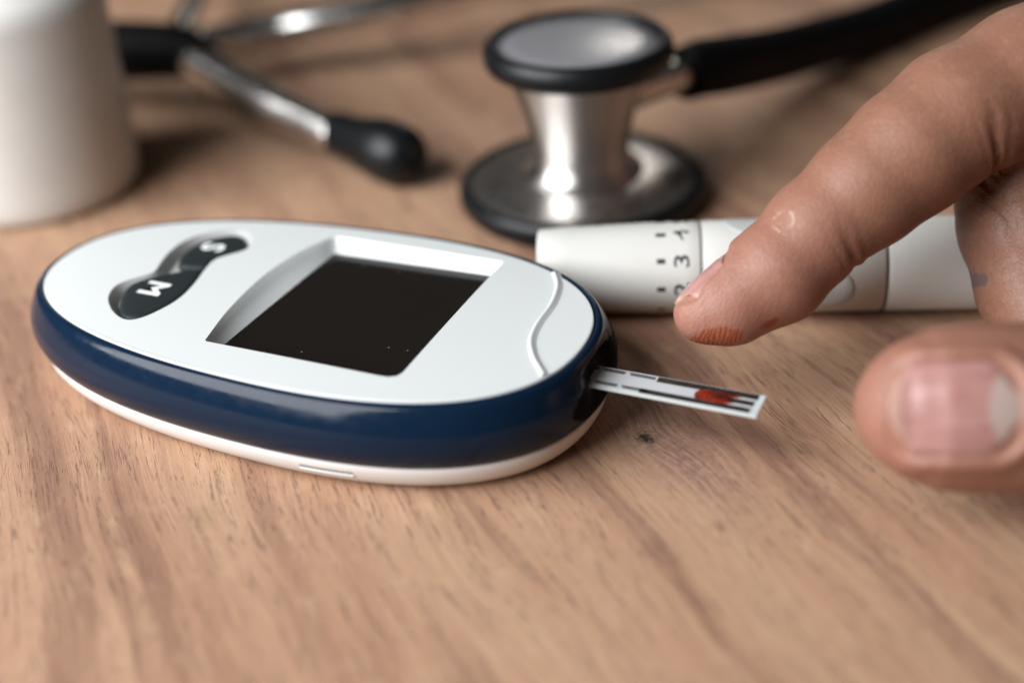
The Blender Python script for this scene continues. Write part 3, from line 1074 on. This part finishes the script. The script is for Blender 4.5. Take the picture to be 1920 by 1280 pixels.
def surface_nets(f, lo, hi, h):
    n = np.ceil((np.array(hi) - lo) / h).astype(int) + 1
    ax = [lo[i] + h * np.arange(n[i]) for i in range(3)]
    D = np.empty(n, np.float32)
    for i, x in enumerate(ax[0]):
        Yg, Zg = np.meshgrid(ax[1], ax[2], indexing='ij')
        Pq = np.stack([np.full(Yg.size, x), Yg.ravel(), Zg.ravel()], 1).astype(np.float32)
        D[i] = f(Pq).reshape(Yg.shape)
    S = D < 0
    cor = [(i, j, k) for i in (0, 1) for j in (0, 1) for k in (0, 1)]
    m = np.array(n) - 1
    cnt = sum(S[i:i + m[0], j:j + m[1], k:k + m[2]].astype(int) for i, j, k in cor)
    cell = (cnt > 0) & (cnt < 8)
    ids = -np.ones(m, int)
    C = np.argwhere(cell)
    ids[cell] = np.arange(len(C))
    acc = np.zeros((len(C), 3)); num = np.zeros(len(C))
    for a in cor:
        for axis in range(3):
            if a[axis]:
                continue
            b = list(a); b[axis] = 1
            da = D[tuple((C + a).T)]; db = D[tuple((C + b).T)]
            x = (da < 0) != (db < 0)
            t = np.where(x, da / np.where(x, da - db, 1), 0)
            p = np.tile(np.array(a, float), (len(C), 1)); p[:, axis] = t
            acc[x] += p[x]; num[x] += 1
    V = np.array(lo) + (C + acc / num[:, None]) * h
    Fs = []
    for axis in range(3):
        u, v = [k for k in range(3) if k != axis]
        sl0 = [slice(None)] * 3; sl1 = [slice(None)] * 3
        sl0[axis] = slice(0, -1); sl1[axis] = slice(1, None)
        X = np.argwhere(S[tuple(sl0)] != S[tuple(sl1)])
        ok = (X[:, u] > 0) & (X[:, v] > 0) & (X[:, u] < m[u]) & (X[:, v] < m[v])
        X = X[ok]
        flip = S[tuple(X.T)]
        def g(du, dv):
            Z = X.copy(); Z[:, u] -= du; Z[:, v] -= dv
            return ids[tuple(Z.T)]
        q = np.stack([g(0, 0), g(1, 0), g(1, 1), g(0, 1)], 1)
        if axis == 1:
            flip = ~flip
        q = np.where(flip[:, None], q[:, ::-1], q)
        Fs.append(q)
    return V, np.concatenate(Fs)


def project(f, V, it=3):
    e = 0.08
    for _ in range(it):
        d = f(V)
        G = np.stack([(f(V + np.eye(3)[k] * e) - f(V - np.eye(3)[k] * e)) / (2 * e) for k in range(3)], 1)
        V = V - np.clip(d / np.maximum((G ** 2).sum(1), 0.2), -0.8, 0.8)[:, None] * G
    return V


def quad_split(V, F):
    E = np.concatenate([np.stack([F[:, i], F[:, (i + 1) % 4]], 1) for i in range(4)])
    Es = np.sort(E, 1)
    U, inv = np.unique(Es, axis=0, return_inverse=True)
    inv = inv.ravel()
    mid = V[U].mean(1)
    cen = V[F].mean(1)
    n, m = len(V), len(F)
    e = [n + inv[i * m:(i + 1) * m] for i in range(4)]
    c = n + len(U) + np.arange(m)
    W = np.concatenate([V, mid, cen])
    return W, np.concatenate([np.stack([F[:, i], e[i], c, e[(i - 1) % 4]], 1) for i in range(4)])


HV, HF = surface_nets(hand_core, (18, -76, -2), (262, 130, 90), 1.7)
HV = project(hand_core, HV, 2)
for k in range(2):
    HV, HF = quad_split(HV, HF)
    if k == 0:
        HV = project(hand_core, HV, 1)
HV = project(hand_sdf, HV, 3)
hroot = np.array([150.0, 10.0, 0.0])


def skin_material():
    t = NT('skin')
    p = t.mm()                                            # object space, offset to world mm
    p = t.vmath('ADD', p, tuple(hroot))
    tone = t.n('ShaderNodeAttribute', attribute_name='tone')
    sepc = t.n('ShaderNodeSeparateColor'); t.l(tone.outputs['Color'], sepc.inputs[0])
    pink, brown = sepc.outputs[0], sepc.outputs[1]
    col = t.mix(pink, (0.240, 0.112, 0.070), (0.335, 0.152, 0.114))
    col = t.mix(brown, col, (0.185, 0.092, 0.058))
    mot = t.noise(p, 0.22, 5, 0.6)
    col = t.mix(t.smooth(mot, 0.35, 0.7, 0, 0.45), col, (0.270, 0.118, 0.080))
    mot2 = t.noise(p, 0.7, 4, 0.6)
    col = t.mix(t.smooth(mot2, 0.45, 0.75, 0, 0.25), col, (0.370, 0.212, 0.150))
    # dried blood on the finger pad, broken by the skin ridges
    def spot(pt, A, B, la, lb, soft, noisek):
        q = t.vmath('SUBTRACT', p, tuple(float(k) for k in pt))
        a_ = t.math('DIVIDE', t.vmath('DOT_PRODUCT', q, tuple(float(k) for k in A)), la)
        b_ = t.math('DIVIDE', t.vmath('DOT_PRODUCT', q, tuple(float(k) for k in B)), lb)
        r = t.math('SQRT', t.math('ADD', t.math('MULTIPLY', a_, a_), t.math('MULTIPLY', b_, b_)))
        r = t.math('ADD', r, t.math('MULTIPLY', t.math('SUBTRACT', t.noise(p, 0.9, 4, 0.65), 0.5), noisek))
        return t.smooth(r, 1.0 - soft, 1.0 + soft, 1.0, 0.0)
    R_ = np.array(rt); U_ = np.array(up)
    s1 = spot(BLOOD_PT, R_ * 0.99 + U_ * 0.10, U_ * 0.99 - R_ * 0.10, 3.5, 1.55, 0.14, 0.7)
    q = t.vmath('SUBTRACT', p, tuple(float(k) for k in BLOOD_PT))
    ra = t.vmath('DOT_PRODUCT', q, tuple(float(k) for k in R_))
    rb = t.vmath('DOT_PRODUCT', q, tuple(float(k) for k in U_))
    curve = t.math('ADD', ra, t.math('MULTIPLY', t.math('MULTIPLY', rb, rb), -0.06))
    curve = t.math('ADD', curve, t.math('MULTIPLY', t.noise(p, 0.5, 3), 1.6))
    ridge = t.math('SINE', t.math('MULTIPLY', curve, 2 * math.pi / 0.62))
    bl = t.mix(t.smooth(ridge, -0.6, 0.8, 0, 1), (0.20, 0.035, 0.012), (0.40, 0.115, 0.045))
    col = t.mix(t.math('MULTIPLY', s1, 0.86), col, bl)
    s2 = spot(BLOOD2_PT, R_ * 0.9 + U_ * 0.43, U_ * 0.9 - R_ * 0.43, 1.45, 0.52, 0.3, 1.1)
    col = t.mix(t.math('MULTIPLY', s2, 0.92), col, (0.25, 0.045, 0.016))
    # pale peeling ring
    dd = t.vmath('DISTANCE', p, tuple(float(k) for k in RING_PT))
    nn = t.noise(p, 0.85, 3, 0.6)
    dd = t.math('ADD', dd, t.math('MULTIPLY', t.math('SUBTRACT', nn, 0.5), 0.9))
    rg_ = t.math('SUBTRACT', 1.0, t.smooth(t.math('ABSOLUTE', t.math('SUBTRACT', dd, 1.55)), 0.12, 0.34))
    brk = t.smooth(t.noise(p, 0.75, 3), 0.42, 0.58)
    col = t.mix(t.math('MULTIPLY', t.math('MULTIPLY', rg_, brk), 0.55), col, (0.50, 0.37, 0.28))
    # small grey-violet mark on the middle finger
    s3 = spot(MARK_PT, R_, U_, 0.8, 1.05, 0.15, 1.3)
    col = t.mix(t.math('MULTIPLY', s3, 0.75), col, (0.085, 0.070, 0.085))
    t.set(Base_Color=col)
    # fine skin relief: ridges near the tips, cell pattern elsewhere
    vor = t.n('ShaderNodeTexVoronoi', feature='DISTANCE_TO_EDGE')
    t.l(t.vmath('MULTIPLY', p, (1.0, 1.0, 1.0)), vor.inputs['Vector']); vor.inputs['Scale'].default_value = 1.15
    cells = t.smooth(vor.outputs['Distance'], 0.0, 0.22)
    fine = t.noise(p, 3.0, 4, 0.6)
    h = t.math('ADD', t.math('MULTIPLY', cells, 0.55), t.math('MULTIPLY', fine, 0.8))
    lines = t.noise(t.vmath('MULTIPLY', p, (0.5, 1.2, 1.2)), 0.9, 3, 0.6, 0.4)
    h = t.math('ADD', h, t.math('MULTIPLY', lines, 0.8))
    b1 = t.bump(h, 0.38, 0.12)
    b2 = t.bump(t.math('MULTIPLY', ridge, sepc.outputs[2]), 0.25, 0.05, b1)
    t.put(t.b.inputs['Normal'], b2)
    t.put(t.b.inputs['Roughness'], t.smooth(fine, 0.3, 0.7, 0.44, 0.58))
    t.set(Subsurface_Weight=0.15, Subsurface_Radius=(1.0, 0.35, 0.18), Subsurface_Scale=1.8 * MM)
    t.b.inputs['Specular IOR Level'].default_value = 0.42
    MATS['skin'] = t.m
    # nail
    t = NT('nail')
    uv = t.n('ShaderNodeUVMap').outputs[0]
    sp = t.n('ShaderNodeSeparateXYZ'); t.l(uv, sp.inputs[0])
    a, b = sp.outputs[0], sp.outputs[1]
    p = t.mm()
    bb = t.math('MULTIPLY', t.math('SUBTRACT', b, 0.5), t.math('SUBTRACT', b, 0.5))
    n1 = t.noise(t.comb(t.math('MULTIPLY', a, 1.5), t.math('MULTIPLY', b, 9.0), 0.0), 1.0, 4, 0.6)
    col = t.mix(t.smooth(n1, 0.35, 0.7), (0.345, 0.170, 0.150), (0.430, 0.240, 0.215))
    lun = t.smooth(t.math('SUBTRACT', a, t.math('MULTIPLY', bb, 1.1)), 0.70, 0.745)
    col = t.mix(t.math('MULTIPLY', lun, 0.9), col, (0.43, 0.335, 0.30))
    free = t.smooth(t.math('ADD', a, t.math('MULTIPLY', bb, -0.10)), 0.035, 0.075, 1.0, 0.0)
    col = t.mix(t.math('MULTIPLY', free, 0.6), col, (0.52, 0.37, 0.28))
    t.set(Base_Color=col, Subsurface_Weight=0.15, Subsurface_Radius=(1, 0.4, 0.3), Subsurface_Scale=1.2 * MM)
    t.put(t.b.inputs['Roughness'], t.smooth(n1, 0.3, 0.7, 0.26, 0.36))
    t.put(t.b.inputs['Normal'], t.bump(n1, 0.25, 0.05))
    MATS['nail'] = t.m


def first_hit(px, py):
    """where the line of sight through that point of the scene meets the skin (places the marks on the skin)"""
    o = np.array(loc) / MM
    v = np.array(fwd) + np.array(rt) * (px - 960) / 2667.0 - np.array(up) * (py - 640) / 2667.0
    tq = 150.0
    vl = np.linalg.norm(v)
    for _ in range(90):
        dq = float(hand_core((o + v * tq)[None])[0])
        tq += dq / vl * 0.9
        if dq < 0.01:
            break
    return o + v * tq


BLOOD_PT = np.array((29.3, -27.2, 14.9))
BLOOD2_PT = np.array((36.6, -27.0, 16.8))
RING_PT = np.array((38.9, -21.5, 29.9))
MARK_PT = np.array((71.5, -15.5, 14.5))


def drop_to_skin(p):
    return project(hand_core, np.array([p], float), 12)[0]


BLOOD_PT, BLOOD2_PT, RING_PT, MARK_PT = (drop_to_skin(p) for p in (BLOOD_PT, BLOOD2_PT, RING_PT, MARK_PT))
skin_material()

me = bpy.data.meshes.new('hand')
me.from_pydata(((HV - hroot) * MM).tolist(), [], HF.tolist())
me.validate()
bm = bmesh.new(); bm.from_mesh(me)
bmesh.ops.recalc_face_normals(bm, faces=bm.faces)
bm.to_mesh(me); bm.free()
me.polygons.foreach_set('use_smooth', np.ones(len(me.polygons), bool))
HW = np.empty(len(me.vertices) * 3); me.vertices.foreach_get('co', HW)
HW = HW.reshape(-1, 3) / MM + hroot
# pigment: pinker finger ends, browner knuckles and back of the hand
di = np.linalg.norm(HW - ITIP, axis=1); dt = np.linalg.norm(HW - TTIP, axis=1)
pink = np.clip(1.15 - di / 26, 0, 1) * 0.85
pink = np.maximum(pink, np.clip(1.2 - dt / 20, 0, 1) * 0.75)
back = np.clip((HW - ITIP) @ IN_ / 14 - 0.25, 0, 1) * np.clip(di / 22 - 0.4, 0, 1)
dm = np.min([np.linalg.norm(HW - np.array(q[:3]), axis=1) for q in MIDDLE[1:]], axis=0)
brown = np.maximum(back * 0.75, np.clip(1.6 - dm / 11, 0, 1) * np.clip((40 - HW[:, 2]) / 10, 0, 1) * 0.65 * (dt > 26))
brown = np.maximum(brown, np.clip((HW[:, 0] - 60.5) / 5, 0, 1) * np.clip(((HW - TTIP) @ TN) / 6, 0, 1) * (HW[:, 1] < -36) * 0.95)
ridge_amt = np.clip(1.4 - di / 9, 0, 1)
colr = np.stack([pink, brown, ridge_amt, np.ones(len(HW))], 1).astype(np.float32)
att = me.color_attributes.new('tone', 'FLOAT_COLOR', 'POINT')
att.data.foreach_set('color', colr.ravel())
hand = bpy.data.objects.new('hand', me)
hand.location = Vector(hroot) * MM
me.materials.append(MATS['skin'])
link(hand)
hand['label'] = 'right hand reaching in, index finger with a dried blood smear on its tip'
hand['category'] = 'hand'


def make_nail(nl, lift, label, root_sink=0.25, tip_sink=0.0):
    na, nb = 30, 25
    A, B, N, o = nl['A'], nl['B'], nl['N'], nl['o']
    pts = []; uvs = []
    aa = np.linspace(0, 1, na); bb = np.linspace(-1, 1, nb)
    free_a = nl['a0'] + 2.4
    for u in aa:
        for b in bb:
            # rounded outline
            ca = nl['a0'] + u * (nl['a1'] - nl['a0'])
            w = nl['w'] * (1 - 0.30 * max(0, (0.16 - u) / 0.16) ** 2 - 0.42 * max(0, (u - 0.80) / 0.20) ** 2.2)
            end = 2.0 * (b * b) * (1 - u) ** 4 - 2.6 * (b * b) * u ** 5
            pts.append((ca + end, b * w)); uvs.append((u, (b + 1) / 2))
    pts = np.array(pts)
    ac = np.maximum(pts[:, 0], free_a)
    P0 = o + np.outer(ac, A) + np.outer(pts[:, 1] * 0.95, B) + N * 14
    tq = np.zeros(len(P0))
    for _ in range(60):
        tq += hand_core(P0 - N * tq[:, None]) * 0.8
    hgt = np.clip(14 - tq, -2, 30)
    # a nail is a stiff even arch: fit height = k0 + k1 a + k2 b^2 and use it
    K = np.stack([np.ones(len(pts)), ac, pts[:, 1] ** 2, pts[:, 1]], 1)
    wgt = np.clip(1.0 - (pts[:, 1] / nl['w'] / 0.8) ** 2, 0.0, 1)
    co = np.linalg.lstsq(K * wgt[:, None], hgt * wgt, rcond=None)[0]
    Kf = np.stack([np.ones(len(pts)), pts[:, 0], pts[:, 1] ** 2, pts[:, 1]], 1)
    hfit = Kf @ co
    hf = hgt + co[1] * (pts[:, 0] - ac)
    uu = np.array([q[0] for q in uvs])
    hf = hf - tip_sink * np.clip((0.3 - uu) / 0.3, 0, 1) ** 1.6
    hf = hf - root_sink * np.clip((uu - 0.72) / 0.28, 0, 1) ** 1.5
    bq = np.abs(np.array([q[1] for q in uvs]) * 2 - 1)
    hf = hf - 0.40 * np.clip((bq - 0.72) / 0.28, 0, 1) ** 2 * np.clip(uu / 0.2, 0.35, 1)
    Ptop = o + np.outer(pts[:, 0], A) + np.outer(pts[:, 1], B) + np.outer(hf + lift, N)
    Pbot = Ptop - N * 0.55
    Vv = np.concatenate([Ptop, Pbot])
    Ff = []
    n = na * nb
    for i in range(na - 1):
        for j in range(nb - 1):
            q = (i * nb + j, i * nb + j + 1, (i + 1) * nb + j + 1, (i + 1) * nb + j)
            Ff.append(q); Ff.append(tuple(n + k for k in q[::-1]))
    edge = [(0, j) for j in range(nb)] + [(i, nb - 1) for i in range(1, na)] + [(na - 1, j) for j in range(nb - 2, -1, -1)] + [(i, 0) for i in range(na - 2, 0, -1)]
    ei = [i * nb + j for i, j in edge]
    for k in range(len(ei)):
        p0, p1 = ei[k], ei[(k + 1) % len(ei)]
        Ff.append((p1, p0, n + p0, n + p1))
    ob = child('nail', Vv, Ff, 'nail', hand, auto=50)
    uvl = ob.data.uv_layers.new(name='UVMap')
    alluv = uvs + uvs
    for lp in ob.data.loops:
        uvl.data[lp.index].uv = alluv[lp.vertex_index]
    ob['label'] = label
    return ob


make_nail(INAIL, 0.06, 'pale nail of the index finger', 0.5, 0.5)
make_nail(TNAIL, 0.05, 'pink thumbnail with a pale half moon')
